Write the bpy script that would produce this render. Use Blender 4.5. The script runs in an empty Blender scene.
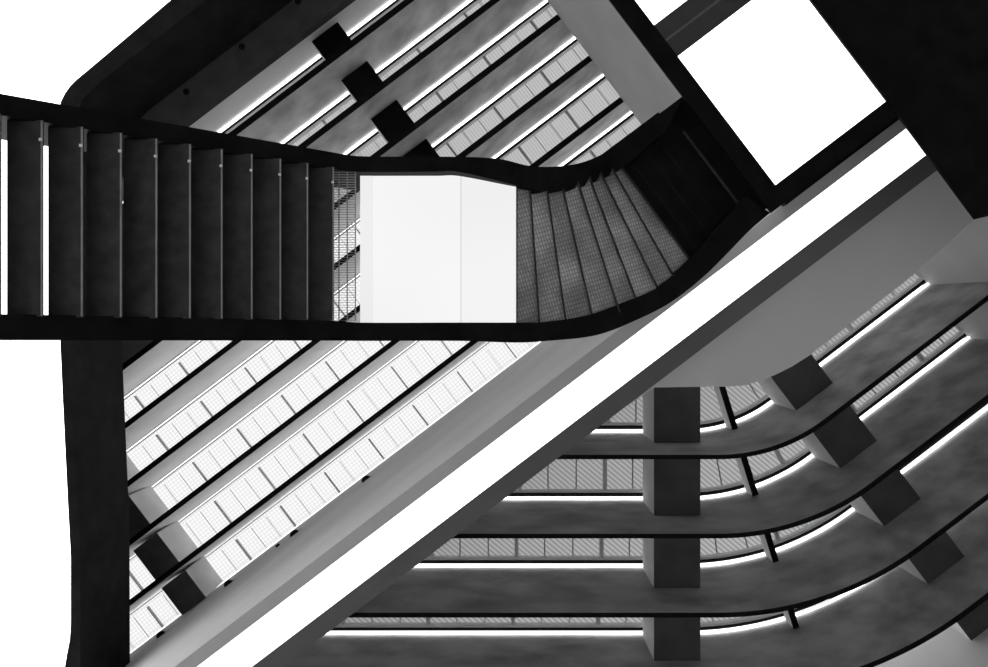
import bpy, bmesh, math, random
random.seed(7)
C = bpy.context.scene.collection
SC = bpy.context.scene

# ------------------------------------------------------------------ camera, sky, exposure
# Z is height above the lens; the camera lies on its back in the hall and looks straight up.
F = 659.0                                   # focal length for a 988 px wide frame
cam_d = bpy.data.cameras.new('camera'); cam = bpy.data.objects.new('camera', cam_d); C.objects.link(cam)
cam.location = (0, 0, 0); cam.rotation_euler = (math.pi, 0, 0)
cam_d.sensor_width = 36.0; cam_d.lens = 36.0 * F / 988.0; cam_d.clip_end = 200
SC.camera = cam
w = bpy.data.worlds.new('overcast_sky'); SC.world = w; w.use_nodes = True
w.node_tree.nodes['Background'].inputs[0].default_value = (1, 1, 1, 1)
w.node_tree.nodes['Background'].inputs[1].default_value = 2.2
SC.view_settings.view_transform = 'Standard'; SC.view_settings.look = 'None'
SC.view_settings.exposure = 0.0; SC.view_settings.gamma = 1.0
SC.view_settings.use_curve_mapping = False
SC.cycles.use_denoising = True
SC.cycles.max_bounces = 10; SC.cycles.diffuse_bounces = 6; SC.cycles.transmission_bounces = 8

CEIL_L, CEIL_R, BEAM_E, STRIP_E = 4.5, 4.5, 3.0, 3.5

# ------------------------------------------------------------------ plan directions
A = math.radians(37.2)
U = (math.cos(A), -math.sin(A))             # along the long fins
N = (math.sin(A), math.cos(A))              # across the long fins
def SN(s, n): return (s*U[0] + n*N[0], s*U[1] + n*N[1])
def plan(px, py, h):                        # a survey point of the photograph at height h, in metres
    return ((px-494)/F*h, (py-333.5)/F*h)
def m(px, h): return px/F*h

# ------------------------------------------------------------------ materials
def mat(name, build):
    M = bpy.data.materials.new(name); M.use_nodes = True
    nt = M.node_tree; nt.nodes.clear()
    out = nt.nodes.new('ShaderNodeOutputMaterial')
    nt.links.new(build(nt), out.inputs[0]); return M
def noise(nt, scale, lo, hi, detail=5, vec=None, stretch=None):
    tc = nt.nodes.new('ShaderNodeTexCoord'); nz = nt.nodes.new('ShaderNodeTexNoise')
    nz.inputs['Scale'].default_value = scale; nz.inputs['Detail'].default_value = detail
    src = tc.outputs['Object']
    if stretch:
        mp = nt.nodes.new('ShaderNodeMapping'); mp.inputs['Rotation'].default_value = (0, 0, A)
        mp.inputs['Scale'].default_value = stretch; nt.links.new(src, mp.inputs[0]); src = mp.outputs[0]
    nt.links.new(src, nz.inputs['Vector'])
    mr = nt.nodes.new('ShaderNodeMapRange')
    mr.inputs['From Min'].default_value = .3; mr.inputs['From Max'].default_value = .7
    mr.inputs['To Min'].default_value = lo; mr.inputs['To Max'].default_value = hi
    nt.links.new(nz.outputs[0], mr.inputs[0]); return mr.outputs[0]
def grey(nt, val):
    c = nt.nodes.new('ShaderNodeCombineColor')
    for k in range(3): nt.links.new(val, c.inputs[k])
    return c.outputs[0]
def concrete(name, lo, hi, scale=1.6, rough=.75, spec=.25, stretch=None, bump=.15):
    def b(nt):
        p = nt.nodes.new('ShaderNodeBsdfPrincipled')
        nt.links.new(grey(nt, noise(nt, scale, lo, hi, 6, stretch=stretch)), p.inputs['Base Color'])
        p.inputs['Roughness'].default_value = rough; p.inputs['Specular IOR Level'].default_value = spec
        if bump:
            bp = nt.nodes.new('ShaderNodeBump'); bp.inputs['Strength'].default_value = bump; bp.inputs['Distance'].default_value = .01
            nt.links.new(noise(nt, 40, 0, 1, 3), bp.inputs['Height']); nt.links.new(bp.outputs[0], p.inputs['Normal'])
        return p.outputs[0]
    return mat(name, b)
def emit(name, st):
    def b(nt):
        e = nt.nodes.new('ShaderNodeEmission'); e.inputs[1].default_value = st
        tc = noise(nt, .35, .94, 1.03, 1)
        nt.links.new(grey(nt, tc), e.inputs[0]); return e.outputs[0]
    return mat(name, b)
def glazing(name, dark, light, freq, angle, second=None):
    """ribbed translucent roof glass: fine ribs every 1/freq metre across direction `angle`"""
    def b(nt):
        tc = nt.nodes.new('ShaderNodeTexCoord'); mp = nt.nodes.new('ShaderNodeMapping')
        mp.inputs['Rotation'].default_value = (0, 0, angle); nt.links.new(tc.outputs['Object'], mp.inputs[0])
        wv = nt.nodes.new('ShaderNodeTexWave'); wv.bands_direction = 'X'; wv.inputs['Scale'].default_value = freq*math.pi*2/20
        wv.inputs['Distortion'].default_value = 0
        nt.links.new(mp.outputs[0], wv.inputs['Vector'])
        val = wv.outputs['Fac']
        if second:
            w2 = nt.nodes.new('ShaderNodeTexWave'); w2.bands_direction = 'Y'; w2.inputs['Scale'].default_value = second*math.pi*2/20
            nt.links.new(mp.outputs[0], w2.inputs['Vector'])
            mx = nt.nodes.new('ShaderNodeMath'); mx.operation = 'MINIMUM'
            nt.links.new(val, mx.inputs[0]); nt.links.new(w2.outputs['Fac'], mx.inputs[1]); val = mx.outputs[0]
        mr = nt.nodes.new('ShaderNodeMapRange'); mr.inputs['To Min'].default_value = dark; mr.inputs['To Max'].default_value = light
        nt.links.new(val, mr.inputs[0])
        t = nt.nodes.new('ShaderNodeBsdfTranslucent'); nt.links.new(grey(nt, mr.outputs[0]), t.inputs[0])
        g = nt.nodes.new('ShaderNodeBsdfGlossy'); g.inputs['Roughness'].default_value = .3; g.inputs[0].default_value = (.5, .5, .5, 1)
        mix = nt.nodes.new('ShaderNodeMixShader'); mix.inputs[0].default_value = .04
        nt.links.new(t.outputs[0], mix.inputs[1]); nt.links.new(g.outputs[0], mix.inputs[2])
        return mix.outputs[0]
    return mat(name, b)
def grating(name, lo, hi, trans):
    """fine steel tread grating with a milky infill"""
    def b(nt):
        tc = nt.nodes.new('ShaderNodeTexCoord'); mp = nt.nodes.new('ShaderNodeMapping'); mp.inputs['Rotation'].default_value = (0, 0, A*.45)
        nt.links.new(tc.outputs['Object'], mp.inputs[0])
        br = nt.nodes.new('ShaderNodeTexBrick'); br.offset = 0; br.inputs['Scale'].default_value = 1
        br.inputs['Brick Width'].default_value = .035; br.inputs['Row Height'].default_value = .055
        br.inputs['Mortar Size'].default_value = .007; br.inputs['Mortar Smooth'].default_value = .4
        br.inputs['Color1'].default_value = (1, 1, 1, 1); br.inputs['Color2'].default_value = (.8, .8, .8, 1); br.inputs['Mortar'].default_value = (.5, .5, .5, 1)
        nt.links.new(mp.outputs[0], br.inputs['Vector'])
        mul = nt.nodes.new('ShaderNodeMixRGB'); mul.blend_type = 'MULTIPLY'; mul.inputs[0].default_value = 1
        nt.links.new(br.outputs[0], mul.inputs[1]); nt.links.new(grey(nt, noise(nt, 2.4, lo, hi, 4)), mul.inputs[2])
        d = nt.nodes.new('ShaderNodeBsdfDiffuse'); t = nt.nodes.new('ShaderNodeBsdfTranslucent')
        nt.links.new(mul.outputs[0], d.inputs[0]); nt.links.new(mul.outputs[0], t.inputs[0])
        mix = nt.nodes.new('ShaderNodeMixShader'); mix.inputs[0].default_value = trans
        nt.links.new(d.outputs[0], mix.inputs[1]); nt.links.new(t.outputs[0], mix.inputs[2]); return mix.outputs[0]
    return mat(name, b)

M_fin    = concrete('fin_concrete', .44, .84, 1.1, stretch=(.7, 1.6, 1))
M_finL   = concrete('brightened_fin_concrete', .82, .90, 1.1, stretch=(.7, 1.6, 1))  # fin concrete with the stronger light of this field put into its colour
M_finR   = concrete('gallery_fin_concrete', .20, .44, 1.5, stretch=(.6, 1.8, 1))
M_wall   = concrete('wall_concrete', .50, .60, .8)
M_wallw  = concrete('white_wall_concrete', .80, .88, .8)
M_beam   = concrete('beam_concrete', .56, .66, .5, stretch=(.15, 1, 1))
M_soffit = concrete('grey_plaster', .62, .65, .8, bump=.05)
M_dark   = concrete('dark_grey_panel', .14, .16, 1)
M_char   = concrete('charcoal_panel', .05, .075, 2, spec=.1)
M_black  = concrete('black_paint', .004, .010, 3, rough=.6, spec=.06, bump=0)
M_blackb = concrete('soot_black_concrete', .012, .024, 2, spec=.08)
M_tread  = concrete('black_steel_tread', .025, .05, 6, rough=.5, spec=.2)
M_steel  = concrete('brushed_steel', .45, .55, 4, rough=.4, spec=.5)
M_nose   = concrete('tread_nosing', .26, .36, 6, rough=.5)
M_floor  = concrete('hall_floor', .50, .55, .6)
M_rail   = concrete('pale_rail', .82, .88, 2, rough=.5)
M_bar    = concrete('glazing_bar_grey', .42, .48, 2)
M_under  = concrete('shaded_box_underside', .06, .09, 2, spec=.1)
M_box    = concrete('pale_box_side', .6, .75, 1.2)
M_grate  = grating('grated_winder_tread', .6, 1.0, .9)
M_lampL  = emit('luminous_ceiling', CEIL_L)
M_lampR  = emit('luminous_ceiling_bright', CEIL_R)
M_lampB  = emit('beam_light', BEAM_E)
M_strip  = emit('fin_light', STRIP_E)
M_gU = glazing('reeded_roof_glass', .43, .56, 11, A)
M_gL = glazing('bright_roof_glass', .61, .81, 9, A, 9)
M_gR = glazing('ribbed_gallery_glass', .37, .65, 12, math.radians(50))

# ------------------------------------------------------------------ building helpers
def obj(name, bm, material, parent=None):
    bmesh.ops.recalc_face_normals(bm, faces=bm.faces)
    me = bpy.data.meshes.new(name); bm.to_mesh(me); bm.free()
    me.materials.append(material)
    o = bpy.data.objects.new(name, me); C.objects.link(o)
    if parent: o.parent = parent; o.matrix_parent_inverse = parent.matrix_world.inverted()
    return o
def thing(name, label, cat, loc=(0, 0, 0), group=None):
    o = bpy.data.objects.new(name, None); C.objects.link(o); o.location = loc
    o.matrix_world.translation = loc
    return tag(o, label, cat, group)
def tag(o, label, cat, group=None):
    o['label'] = label; o['category'] = cat
    if group: o['group'] = group
    return o
def struct(name, bm, material):
    o = obj(name, bm, material); o['kind'] = 'structure'; return o
def prism(bm, poly, z0, z1):
    a = [bm.verts.new((x, y, z0)) for x, y in poly]; b = [bm.verts.new((x, y, z1)) for x, y in poly]
    bm.faces.new(a); bm.faces.new(list(reversed(b))); k = len(poly)
    for i in range(k): bm.faces.new((a[i], a[(i+1) % k], b[(i+1) % k], b[i]))
    return bm
def loft(bm, rings, cap=True):
    """closed rings of 3-D points joined one after the other"""
    R = [[bm.verts.new(p) for p in r] for r in rings]; k = len(R[0])
    for a, b in zip(R, R[1:]):
        for i in range(k): bm.faces.new((a[i], a[(i+1) % k], b[(i+1) % k], b[i]))
    if cap: bm.faces.new(R[0]); bm.faces.new(list(reversed(R[-1])))
    return bm
def bsn(bm, s0, s1, n0, n1, z0, z1): return prism(bm, [SN(s0, n0), SN(s1, n0), SN(s1, n1), SN(s0, n1)], z0, z1)
def nb(): return bmesh.new()
def sweep(bm, sec, path):
    """sec: closed section of (r, z); path(r, z): plan points of the run at that offset and height"""
    P = [path(r, z) for r, z in sec]
    return loft(bm, [[(P[k][i][0], P[k][i][1], sec[k][1]) for k in range(len(sec))] for i in range(len(P[0]))])
def rect(r0, r1, z0, z1): return [(r0, z0), (r1, z0), (r1, z1), (r0, z1)]

# ------------------------------------------------------------------ hall shell (below and around the view)
FZ = -1.3
struct('floor', prism(nb(), [(-17, -15), (17, -15), (17, 15), (-17, 15)], FZ-.3, FZ), M_floor)
for nm, q in (('wall_west', [(-17.3, -15), (-17, -15), (-17, 15), (-17.3, 15)]), ('wall_east', [(17, -15), (17.3, -15), (17.3, 15), (17, 15)]),
              ('wall_north', [(-17, -15.3), (17, -15.3), (17, -15), (-17, -15)]), ('wall_south', [(-17, 15), (17, 15), (17, 15.3), (-17, 15.3)])):
    struct(nm, prism(nb(), q, FZ, 22), M_wall)

# ------------------------------------------------------------------ luminous ceilings and black soffits
HL = 17.2
HB, HT = 15.5, 17.6                          # underside and top of the black beam
q = [plan(x, y, HL) for x, y in ((-200, -180), (380, -180))] + [SN(m(60, HL), -10.58), SN(-2.7, -10.58), (-10.05, -5.9), (-10.0, 12.6), plan(-200, 820, HL)]
struct('ceiling_left', prism(nb(), q, HL, HL+.2), M_lampL)
struct('ceiling_left_light_block', prism(nb(), q, HL+.21, HL+.4), M_black)  # unseen backing, added to stop the luminous ceiling shining upward
q = [(64, 790), (64.7, 667), (67, 653), (69.6, 640), (70.7, 625), (70.7, 557), (68, 507), (65.5, 456), (63, 406), (60, 338), (57, 250), (56, 150),
     (57.5, 118), (61, 101), (65, 93), (70, 86), (76, 80), (82, 75), (120, 43), (170.6, 0), (260, -70), (330, -124), (346, -106), (102, 80), (82, 100), (76, 118), (69, 200), (71, 338), (80, 547), (81, 790)]
struct('ceiling_frame_left', prism(nb(), [plan(x, y, HB) for x, y in q], HB, HT), M_blackb)
# charcoal strip beside it, with three recessed downlights
HS = HT
struct('ceiling_strip', bsn(nb(), m(-240, HS), m(330, HS), m(-395, HS), m(-355, HS), HS, HS+.3), M_char)
for i, (x, y, l) in enumerate(((186.4, 91.8, 'nearest the staircase'), (242, 46.8, 'in the middle of the row of three'), (298, 1.5, 'at the top edge of the photo'))):
    cx, cy = plan(x, y, HS)
    t = thing('downlight', 'small black downlight in the charcoal soffit strip, ' + l, 'downlight', (cx, cy, HS), 'downlights in the soffit strip')
    bm = nb(); ring = lambda r, z: [(cx+r*math.cos(a*math.pi/10), cy+r*math.sin(a*math.pi/10), z) for a in range(20)]
    loft(bm, [ring(.085, HS), ring(.085, HS-.02), ring(.06, HS-.03)]); obj('trim_ring', bm, M_black, t)
    bm = nb(); loft(bm, [ring(.055, HS-.031), ring(.05, HS-.034)]); obj('lens', bm, M_black, t)

# right-hand black soffit: frame bars round a luminous ceiling, and the big black block
H9 = 9.3
bm = nb()
def bpx(s0, s1, n0, n1, z0=H9, z1=H9+.04): bsn(bm, m(s0, H9), m(s1, H9), m(n0, H9), m(n1, H9), z0, z1)
bpx(294, 314, -620, 71.5); bpx(314, 453.5, 52, 71.5)
struct('ceiling_frame_right', bm, M_black)
bm = nb()
q = [SN(m(453.5, H9), m(-620, H9)), SN(m(453.5, H9), m(71, H9)), plan(900, 118, H9), plan(975, 219.3, H9), plan(1010, 211, H9), plan(1300, 190, H9), SN(m(900, H9), m(-620, H9))]
prism(bm, q, H9-.004, H9+.03); struct('ceiling_black_block', bm, M_black)
bm = nb(); bpx(312, 456, -149, -131, H9+.005, H9+.04); bpx(312, 456, -128.5, -110, H9+.005, H9+.04)
cb = struct('trim_1', bm, M_char)
bm = nb(); bpx(312, 456, -131, -128.5, H9+.012, H9+.035)
g_ = obj('groove_line', bm, M_dark, cb)
bm = nb(); bsn(bm, 4.75, m(505, H9), m(-690, H9), m(62, H9), 10.2, 10.35)
struct('ceiling_right', bm, M_lampR)
bm = nb(); bsn(bm, 4.88, m(560, H9), m(-690, H9), 1.17, 10.36, 10.5)
bsn(bm, 4.88, m(560, H9), .89, .93, 9.36, 10.36)
struct('ceiling_right_light_block', bm, M_black)  # added backing and edge board, unseen, keeping ceiling light off the beam

# ------------------------------------------------------------------ fins and skylights
def straight(s0, s1, s1top=None, z0=0, z1=1):
    def f(r, z):
        e = s1 if s1top is None else s1 + (s1top-s1)*(z-z0)/(z1-z0)
        return [SN(s0, -r), SN(e, -r)]
    return f
CX, CY = 4.03, -.98
RIGHT_S = 7.93
BEAM_N0, BEAM_N1, BEAM_Z = 1.19, 2.27, 10.85
def curved(r, z, rs=None):
    Y = CY + r
    x0 = (BEAM_N1 + .005 - N[1]*(CY + (r if rs is None else rs)))/N[0]
    pts = [(x0, Y)] + [(x0+(CX-x0)*k/4, Y) for k in (1, 2, 3)]
    for k in range(25):
        a = A*k/24; pts.append((CX+r*math.sin(a), CY+r*math.cos(a)))
    e = pts[-1]; L = RIGHT_S - (CX*U[0]+CY*U[1])
    for k in (1, 2, 3): pts.append((e[0]+U[0]*L*k/3, e[1]+U[1]*L*k/3))
    return pts
def fin(r, zb, zt, slope, th, path, material, label, group, lit=True):
    t = thing('roof_fin', label, 'roof fin', (*path(r, zb)[0], zb), group)
    obj('fin_panel', sweep(nb(), [(r, zt), (r+slope, zb+.03), (r+slope+th, zb+.03), (r+th, zt+.15), (r, zt+.15)], path), material, t)
    obj('shaded_bottom_track', sweep(nb(), rect(r+slope-.006, r+slope+th+.006, zb, zb+.03), path), M_black, t)  # rail along the fin bottom; its black also carries the underside's shade
    if lit: strip(r, zt, path, t)
    else: obj('top_rail', sweep(nb(), rect(r-.03, r-.005, zt-.01, zt+.01), path), M_rail, t)
    return t
def strip(r, zt, path, t):
    o = obj('light_strip', sweep(nb(), rect(r-.02-zt*.0024, r-.02, zt-.02, zt+.02), path), M_strip, t)
    obj('shadow_gap', sweep(nb(), rect(r-.16, r-.075, zt+.03, zt+.08), path), M_black, t)
def skylight(r, zt, width, path, material, label, group, step=.6, off=0, thick=.02, slim=False):
    """the glazed bay in front of face r: glass, edge rail, cross bars (every third one heavier)"""
    t = thing('skylight', label, 'skylight', (*path(r-.3, zt)[0], zt), group)
    zg = zt+.12
    obj('glass', sweep(nb(), rect(r-width, r-(.04 if slim else .16), zg, zg+.03), path), material, t)
    if slim: obj('edge_rail', sweep(nb(), rect(r-.09, r-.06, zt+.04, zg), path), M_bar, t)
    else: obj('edge_rail', sweep(nb(), rect(r-.215, r-.165, zt-.01, zg), path), M_rail, t)
    P0, P1 = path(r-width, zg), path(r-.2, zg)
    # walk along the bay
    L = [0]
    for a, b, c, d in zip(P0, P0[1:], P1, P1[1:]):
        L.append(L[-1] + .5*(math.dist(a, b)+math.dist(c, d)))
    d = off; k = 0
    while d < L[-1]-.05:
        if d > .02:
            i = max(j for j in range(len(L)-1) if L[j] <= d); f = (d-L[i])/(L[i+1]-L[i])
            lerp = lambda P: (P[i][0]+(P[i+1][0]-P[i][0])*f, P[i][1]+(P[i+1][1]-P[i][1])*f)
            a, b = lerp(P0), lerp(P1); dx, dy = b[0]-a[0], b[1]-a[1]; l = math.hypot(dx, dy); tx, ty = -dy/l, dx/l
            heavy = k % 3 == 0; hw = thick*(1.6 if heavy else .55); dep = .10 if heavy else .015
            bm = prism(nb(), [(a[0]-tx*hw, a[1]-ty*hw), (a[0]+tx*hw, a[1]+ty*hw), (b[0]+tx*hw, b[1]+ty*hw), (b[0]-tx*hw, b[1]-ty*hw)], zg-dep, zg-.001)
            obj('heavy_bar' if heavy else 'glazing_bar', bm, M_bar if not (heavy and material is M_gR) else M_box, t)
        d += step; k += 1
    return t
def crossbox(poly_dark, poly_face, z0, z1, label, group):
    t = thing('cross_box', label, 'box beam', (*poly_dark[0], z0), group)
    obj('box_body', prism(nb(), poly_face, z0+.03, z1), M_box, t)
    obj('underside_shade', prism(nb(), poly_dark, z0, z0+.03), M_black if 'above' in group else M_under, t)  # thin dark sheet: the shade under the box put into its colour
    return t
ORD = ['first', 'second', 'third', 'fourth', 'fifth', 'sixth', 'seventh']
P_ = 1.415
# --- upper field (behind the top side of the staircase)
UZB, UZT = 17.95, 20.0
startU = {-2: 0.05, -1: 0.05, 0: 0.05, 1: -3.0, 2: -4.6, 3: -5.4}
def pU(j): return straight(startU[j], 6.63, 7.50, UZB, UZT)
for n_, j in enumerate((-2, -1, 0, 1, 2)):
    r = 5.70 + P_*j
    fin(r, UZB, UZT, .03, .15, pU(j), M_fin, 'grey concrete roof fin above the staircase, %s of five outward from the winding steps' % ORD[n_], 'roof fins above the staircase')
for n_, j in enumerate((-2, -1, 0, 1, 2, 3)):
    r = 5.70 + P_*j
    skylight(r, UZT, P_-.155 if j > -2 else P_+1.4, pU(j), M_gU,
             'reeded skylight bay above the staircase, %s of six outward from the winding steps' % ORD[n_], 'skylight bays above the staircase', off=.25 + .13*n_)
for n_, j in enumerate((0, 1, 2, 3)):
    r = 5.70 + P_*j
    q = [SN(.905, -r+.01), SN(1.85, -r+.01), SN(1.85, -r+P_-.16), SN(.905, -r+P_-.16)]
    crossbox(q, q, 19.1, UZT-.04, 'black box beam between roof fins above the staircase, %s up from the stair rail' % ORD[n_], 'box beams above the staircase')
# wall beyond the outermost bay
rW = 5.70 + 3*P_
struct('wall_upper', sweep(nb(), [(rW, UZT+.2), (rW, 17.95), (rW+.3, 17.95), (rW+.3, UZT+.2)], straight(-6.5, 9)), M_wallw)
t = thing('wall_light', 'long white strip light along the top of the pale wall behind the soffit strip', 'strip light', (*SN(-5, -rW), UZT))
strip(rW, UZT, pU(3), t)
s_, z_ = -3.72, 19.0
tag(obj('wall_sensor', bsn(nb(), s_-.05, s_+.05, -rW+.001, -rW+.05, z_, z_+.1), M_black), 'tiny black sensor on the pale wall above the soffit strip', 'sensor')
# end wall of the upper field: slanted head, plain foot
bm = nb(); a0, a1 = -10.2, .4
sec = [(6.64, 14.3), (6.64, UZB), (7.53, UZT+.25), (7.9, UZT+.25), (7.9, 14.3)]
loft(bm, [[(*SN(s, a), z) for s, z in sec] for a in (a0, a1)])
struct('wall_end_upper', bm, M_wall)
# --- lower-left field
LZB, LZT = 19.5, 21.3
endL = {-1: -4.8, 0: -.05, 1: -.05, 2: -.05, 3: 1.0, 4: 2.4}
SL0 = -18.0
def pL(k): return straight(SL0, endL[k])
for n_, k in enumerate((4, 3, 2, 1, 0)):
    r = 5.62 - 1.42*k
    fin(r, LZB, LZT, .16, .14, pL(k), M_finL, 'brightly lit concrete roof fin below the staircase, %s out from the long light beam' % ORD[n_], 'roof fins below the staircase', lit=False)
    skylight(r, LZT, 1.42-.18 if k < 4 else 1.04, pL(k), M_gL, 'bright gridded skylight bay below the staircase, %s out from the long light beam' % ORD[n_], 'skylight bays below the staircase', off=.1+.2*(n_ % 3), thick=.012, slim=True)
for n_, k in enumerate((4, 3, 2, 1)):
    r = 5.62-1.42*k; w_ = 1.42-.19
    q = [SN(-12.68, -r-.005), SN(-11.79, -r-.005), SN(-11.79, min(-r+w_, 1.09)), SN(-12.68, min(-r+w_, 1.09))]
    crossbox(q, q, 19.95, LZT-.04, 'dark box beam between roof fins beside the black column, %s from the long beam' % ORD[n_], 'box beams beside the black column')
struct('ceiling_soffit_left', bsn(nb(), -18, -4.9, -9.9, -5.99, 19.9, 20.2), M_dark)
# step between the two roof levels
struct('wall_roof_step', bsn(nb(), -.04, .04, -5.6, -1.3, 17.8, 21.6), M_wall)

# --- long beam / wall with the light slot
t = thing('light_beam', 'long pale concrete beam with a glaring white light slot crossing the whole hall', 'beam', (*SN(-9, 1.7), BEAM_Z))
S0, S1 = -16.5, 7.9
sec = [(BEAM_N0, BEAM_Z+.02), (BEAM_N1, BEAM_Z+.02), (BEAM_N1, LZT+.2), (1.135, LZT+.2), (1.11, 20.4), (1.12, 16), (1.14, 12.5)]
obj('beam_body', loft(nb(), [[(*SN(s, n), z) for n, z in sec] for s in (S0, S1)]), M_beam, t)
obj('light_edge', bsn(nb(), S0, S1, BEAM_N0, m(86, BEAM_Z), BEAM_Z, BEAM_Z+.02), M_soffit, t)
obj('light_slot', bsn(nb(), S0, S1, m(86, BEAM_Z), m(119, BEAM_Z), BEAM_Z+.004, BEAM_Z+.02), M_lampB, t)
obj('dark_edge', bsn(nb(), S0, S1, m(119, BEAM_Z), BEAM_N1, BEAM_Z, BEAM_Z+.02), M_dark, t)
for (x, y, l) in ((367, 481, 'nearest the staircase'), (295, 535, 'second from the staircase'), (229, 585, 'third from the staircase, beside the box beam'), (161, 636, 'nearest the black column')):
    zz = 18.6; s = ((x-494)*U[0]+(y-333.5)*U[1])/F*zz; n = 1.115
    tt = thing('wall_spotlight', 'small black half-round spotlight on the long beam, ' + l, 'spotlight', (*SN(s, n), zz), 'spotlights on the long beam')
    bm = nb(); rings = []
    for z, rr in ((0, .12), (.06, .11), (.12, .07), (.15, .03)):
        rings.append([(*SN(s+rr*math.cos(a*math.pi/12)*1.15, n-.004-rr*math.sin(a*math.pi/12)), zz+z) for a in range(13)])
    loft(bm, rings); obj('shade', bm, M_black, tt)
    obj('mount_plate', bsn(nb(), s-.18, s+.18, n-.003, n-.0005, zz-.02, zz+.22), M_dark, tt)
for (x, y, l) in ((278, 547, 'between the second and third spotlights'),):
    zz = 18.8; s = ((x-494)*U[0]+(y-333.5)*U[1])/F*zz
    tag(obj('wall_sensor', bsn(nb(), s-.05, s+.05, 1.05, 1.114, zz, zz+.08), M_black), 'tiny black sensor on the long beam ' + l, 'sensor')

# --- grey slab with the rounded edge, under the gallery fins
HG = 11.35
edge = [(560, 387.5), (655, 387.5), (700, 386.8), (725, 386.6), (745, 385.5), (760, 381), (775, 375), (792, 366.5), (810, 355), (850, 324.5), (911.5, 276.5), (975, 219), (1100, 118)]
q = [plan(x, y, HG) for x, y in edge]
q += [SN(m(620, HG), BEAM_N1+.01), SN(-.4, BEAM_N1+.01)]
q = [p for p in q if p[0]*N[0]+p[1]*N[1] >= BEAM_N1]
struct('ceiling_gallery', prism(nb(), q, HG, HG+.25), M_soffit)

# --- gallery roof on the right: curved fins
RZB, RZT = 11.82, 13.9
R0 = 3.08
for k in range(4):
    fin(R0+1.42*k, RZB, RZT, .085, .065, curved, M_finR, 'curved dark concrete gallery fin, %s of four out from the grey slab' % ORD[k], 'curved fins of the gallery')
for k in range(4):
    skylight(R0+1.42*k, RZT, 1.42-.11, lambda r, z, rs=R0+1.42*k-.7: curved(r, z, rs), M_gR, 'curved ribbed gallery skylight bay, %s of four out from the grey slab' % ORD[k], 'curved skylight bays of the gallery', off=.5-.0*k, thick=.025)
for k in range(5):
    r1 = R0+1.42*k; r0 = r1-1.42+.12
    q = [(3.13, CY+r0), (4.03, CY+r0), (4.03, CY+r1+.03), (3.13, CY+r1+.03)]
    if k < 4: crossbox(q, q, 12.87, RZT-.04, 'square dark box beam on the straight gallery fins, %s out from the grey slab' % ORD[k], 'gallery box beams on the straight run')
    s0, s1 = 3.80, 4.69; cn = CX*N[0]+CY*N[1]
    q = [SN(s0, cn+r0), SN(s1, cn+r0), SN(s1, cn+r1+.03*(k<4)), SN(s0, cn+r1+.03*(k<4))]
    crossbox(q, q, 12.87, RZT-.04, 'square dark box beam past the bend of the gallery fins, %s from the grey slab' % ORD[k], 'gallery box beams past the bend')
for k in range(4):
    r1 = R0+1.42*k-.0; r0 = r1-1.42+.12; a = A*.46
    d = (math.sin(a), math.cos(a)); e = (math.cos(a), -math.sin(a))
    P2 = lambda r, w_: (CX+d[0]*r+e[0]*w_, CY+d[1]*r+e[1]*w_)
    t = thing('bracket_plate', 'thin dark bracket across the curved gallery skylight, %s of four from the grey slab' % ORD[k], 'bracket', (*P2(r1, 0), 13.5), 'brackets at the bend')
    obj('plate', prism(nb(), [P2(r0, -.055), P2(r0, .055), P2(r1-.01, .055), P2(r1-.01, -.055)], 13.5, 13.86), M_box, t)
    obj('plate_edge', prism(nb(), [P2(r0, -.06), P2(r0, .06), P2(r1-.01, .06), P2(r1-.01, -.06)], 13.47, 13.5), M_black, t)
# outer wall of the gallery and its end wall
struct('wall_gallery_outer', sweep(nb(), rect(R0+1.42*4, R0+1.42*4+.3, 10.2, RZT+.2), curved), M_wall)
struct('wall_gallery_end', bsn(nb(), RIGHT_S+.005, RIGHT_S+.3, BEAM_N1+.01, 11.2, 9.95, RZT+.2), M_wall)

# ------------------------------------------------------------------ the staircase
st = thing('staircase', 'black steel staircase turning overhead with a glowing white landing panel', 'staircase', (-4.6, -1, 5.9))
ZL, RISE, GO = 8.0, .186, .2455
X0 = -1.70                                  # where the landing starts
def zflight(x): return ZL + RISE*min(0, (x-X0)/GO)
NST = 15
# left flight treads (dark) ; the highest one is an open grating
for i in range(1, NST+1):
    z = ZL - RISE*i; xa = X0-GO*i; xb = X0-GO*(i-1)+(.08 if i > 9 else .092)
    if i == 1: continue
    obj('tread', prism(nb(), [(xa, -1.93), (xb, -1.93), (xb, -.15), (xa, -.15)], z, z+.012), M_tread, st)
    obj('back_bar', prism(nb(), [(xb-.013, -1.92), (xb, -1.92), (xb, -.16), (xb-.013, -.16)], z-.012, z-.001), M_nose, st)
    obj('bar_dot', prism(nb(), [(xb-.022, -1.76), (xb+.004, -1.76), (xb+.004, -1.735), (xb-.022, -1.735)], z-.025, z-.013), M_rail, st)  # small pale dot near one end of each bar
bm = nb(); z = ZL-RISE; xa, xb = X0-GO, X0+.06
for k in range(4):
    x = xa+.002+(xb-xa-.012)*k/3; prism(bm, [(x, -1.93), (x+.008, -1.93), (x+.008, -.15), (x, -.15)], z, z+.03)
for k in range(60):
    y = -1.92+1.76*k/59; prism(bm, [(xa, y), (xb, y), (xb, y+.005), (xa, y+.005)], z+.004, z+.026)
obj('open_grating', bm, M_nose, st)
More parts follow.
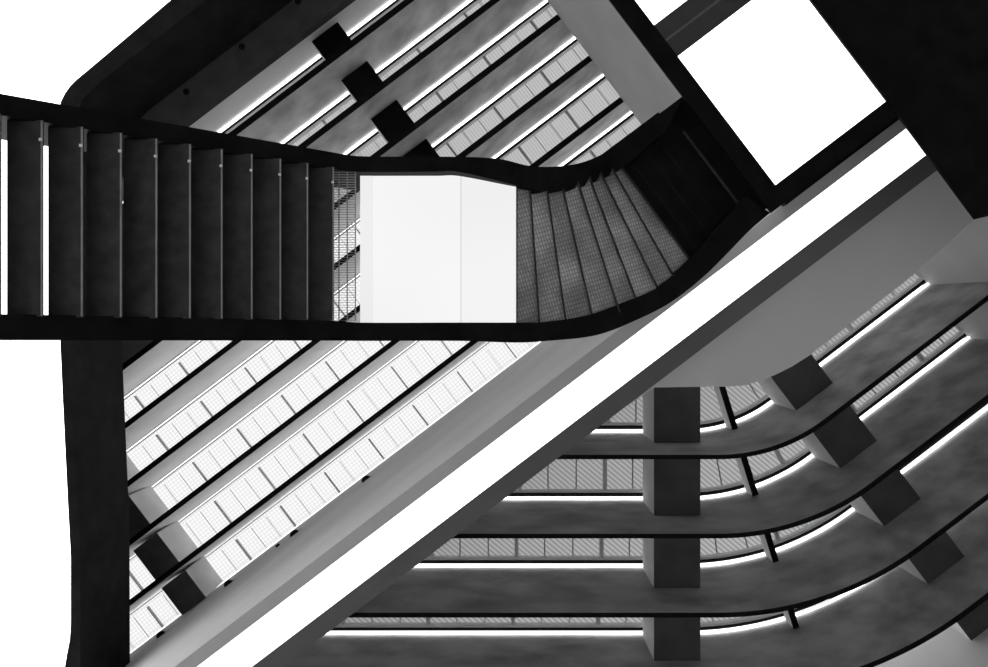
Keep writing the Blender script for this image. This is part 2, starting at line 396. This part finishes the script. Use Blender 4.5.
# landing: light panels in a thin frame
yA, yB = -1.925, -.13
xs = [(-1.625, -1.475), (-1.470, -.405), (-.400, .268)]
for i, ((a, b), e) in enumerate(zip(xs, (.88, .95, .92))):
    ya2 = yA if i < 2 else yA
    pts = [(a, yA), (b, yA if i < 2 else -1.83), (b, yB), (a, yB)]
    o = obj('light_panel', prism(nb(), pts, ZL+.004*i, ZL+.04), emit('landing_light', e), st); o['label'] = 'glowing white diffuser panel'
obj('landing_deck', prism(nb(), [(-1.62, -1.95), (.27, -1.95), (.27, -.12), (-1.62, -.12)], ZL+.045, ZL+.12), M_black, st)
obj('landing_edge', prism(nb(), [(.268, -1.84), (.285, -1.84), (.285, -.12), (.268, -.12)], ZL-.02, ZL+.1), M_tread, st)
# winding treads
UI = [(.285, -1.835), (.435, -1.746), (.66, -1.785), (.883, -1.825), (1.114, -1.916), (1.30, -2.01), (1.495, -2.11), (1.68, -2.24), (1.84, -2.325)]
LI = [(.285, -.127), (.547, -.13), (.89, -.17), (1.247, -.24), (1.605, -.378), (1.897, -.454), (2.24, -.60), (2.5, -.797), (2.78, -1.044)]
UO = [(-6.2, -2.15), (-1.9, -2.15), (-1.63, -2.145), (-.7, -2.14), (0, -2.12), (.46, -2.07), (.795, -2.135), (1.167, -2.26), (1.58, -2.53), (2.10, -2.96), (2.75, -3.45)]
def ext(p, q, d): l = math.dist(p, q); return (q[0]+(q[0]-p[0])/l*d, q[1]+(q[1]-p[1])/l*d)
for i in range(8):
    z = ZL + RISE*(i+.55)
    a, b, c, d = UI[i], UI[i+1], LI[i+1], LI[i]
    a2, d2 = ext(d, a, .16), ext(a, d, .11); b2, c2 = ext(c, b, .16), ext(b, c, .11)
    o = obj('winder_tread', prism(nb(), [a2, b2, c2, d2], z, z+.03), M_grate, st)
    dx, dy = c2[0]-b2[0], c2[1]-b2[1]; l = math.hypot(dx, dy); ox, oy = dy/l*.022, -dx/l*.022
    if ox < 0: ox, oy = -ox, -oy
    obj('edge_bar', prism(nb(), [b2, c2, (c2[0]+ox, c2[1]+oy), (b2[0]+ox, b2[1]+oy)], z-.02, z+.10), M_tread, st)
# dark upper steps and the top landing
ua, la = (1.84, -2.325), (2.78, -1.044)
for i in range(4):
    z = ZL + RISE*(8.6) + .02*i
    o1, o2 = .26*i, .26*(i+1)-.012
    q = [(ua[0]-.25+U[0]*o1+N[0]*-.0, ua[1]-.3+U[1]*o1), (ua[0]-.25+U[0]*o2, ua[1]-.3+U[1]*o2), (la[0]+.1+U[0]*o2, la[1]+.1+U[1]*o2), (la[0]+.1+U[0]*o1, la[1]+.1+U[1]*o1)]
    obj('upper_tread', prism(nb(), q, z, z+.04), M_black, st)
q = [SN(m(262, 9.6), m(-66, 9.6)), SN(m(309, 9.6), m(-80, 9.6)), SN(m(309, 9.6), m(68, 9.6)), SN(m(266, 9.6), m(61, 9.6))]
obj('top_landing', prism(nb(), q, 9.66, 9.72), M_black, st)
obj('top_nosing', bsn(nb(), m(272, 9.6), m(274.5, 9.6), m(-47, 9.6), m(44, 9.6), 9.6, 9.64), M_tread, st)
# guard walls: closed boxes that follow the flight, bottom edge to handrail
def smooth(rows, k=6):
    out = []
    for a in range(len(rows)-1):
        p = [rows[max(a-1, 0)], rows[a], rows[a+1], rows[min(a+2, len(rows)-1)]]
        for j in range(k):
            t = j/k
            # length-weighted tangents keep uneven spacing from overshooting
            d = [max(math.dist(p[q], p[q+1]), 1e-6) for q in range(3)]
            r = []
            for c in range(5):
                m1 = (p[2][c]-p[0][c])/(d[0]+d[1])*d[1] if a > 0 else p[2][c]-p[1][c]
                m2 = (p[3][c]-p[1][c])/(d[1]+d[2])*d[1] if a < len(rows)-2 else p[2][c]-p[1][c]
                r.append((2*t**3-3*t*t+1)*p[1][c]+(t**3-2*t*t+t)*m1+(-2*t**3+3*t*t)*p[2][c]+(t**3-t*t)*m2)
            out.append(((r[0], r[1]), (r[2], r[3]), r[4]))
    z = rows[-1]; out.append(((z[0], z[1]), (z[2], z[3]), z[4])); return out
def guard(name, outer, inner, zs, top=1.15, cap=.02):
    rings = []
    for (o, i, z) in smooth([(*o, *i, z) for o, i, z in zip(outer, inner, zs)]):
        f = (z-.17)/z; o = (o[0]*f, o[1]*f); z -= .17
        rings.append([(*o, z), (*i, z), (*i, z+top), (*o, z+top)])
    return obj(name, loft(nb(), rings), M_black, st)
zU = [zflight(-6.2)-.05, zflight(-1.9)-.02, 7.97, 7.97, 7.97, 8.15, 8.42, 8.7, 9.12, 9.5, 9.55]
inU = [(-6.2, -1.92), (-1.9, -1.92), (-1.63, -1.915), (-.7, -1.915), (-.40, -1.91), (.42, -1.76), (.66, -1.79), (.95, -1.86), (1.32, -2.04), (1.80, -2.34), (2.46, -2.9)]
guard('guard_wall', UO, inU, zU)
LO = [(-6.2, .045), (-1.9, .085), (-1.63, .09), (-.4, .09), (.30, .11), (.70, .09), (1.34, .02), (1.92, -.18), (2.47, -.44), (3.0, -.81), (3.39, -1.17), (3.71, -1.5), (4.0, -1.75)]
inL = [(-6.2, -.185), (-1.9, -.15), (-1.63, -.13), (-.4, -.13), (.28, -.13), (.60, -.14), (1.2, -.235), (1.74, -.42), (2.22, -.62), (2.62, -.92), (3.0, -1.3), (3.3, -1.65), (3.6, -1.95)]
zL = [zflight(-6.2)-.05, zflight(-1.9)-.02, 7.97, 7.97, 7.97, 8.22, 8.57, 8.9, 9.17, 9.45, 9.55, 9.55, 9.55]
guard('guard_wall', LO, inL, zL)
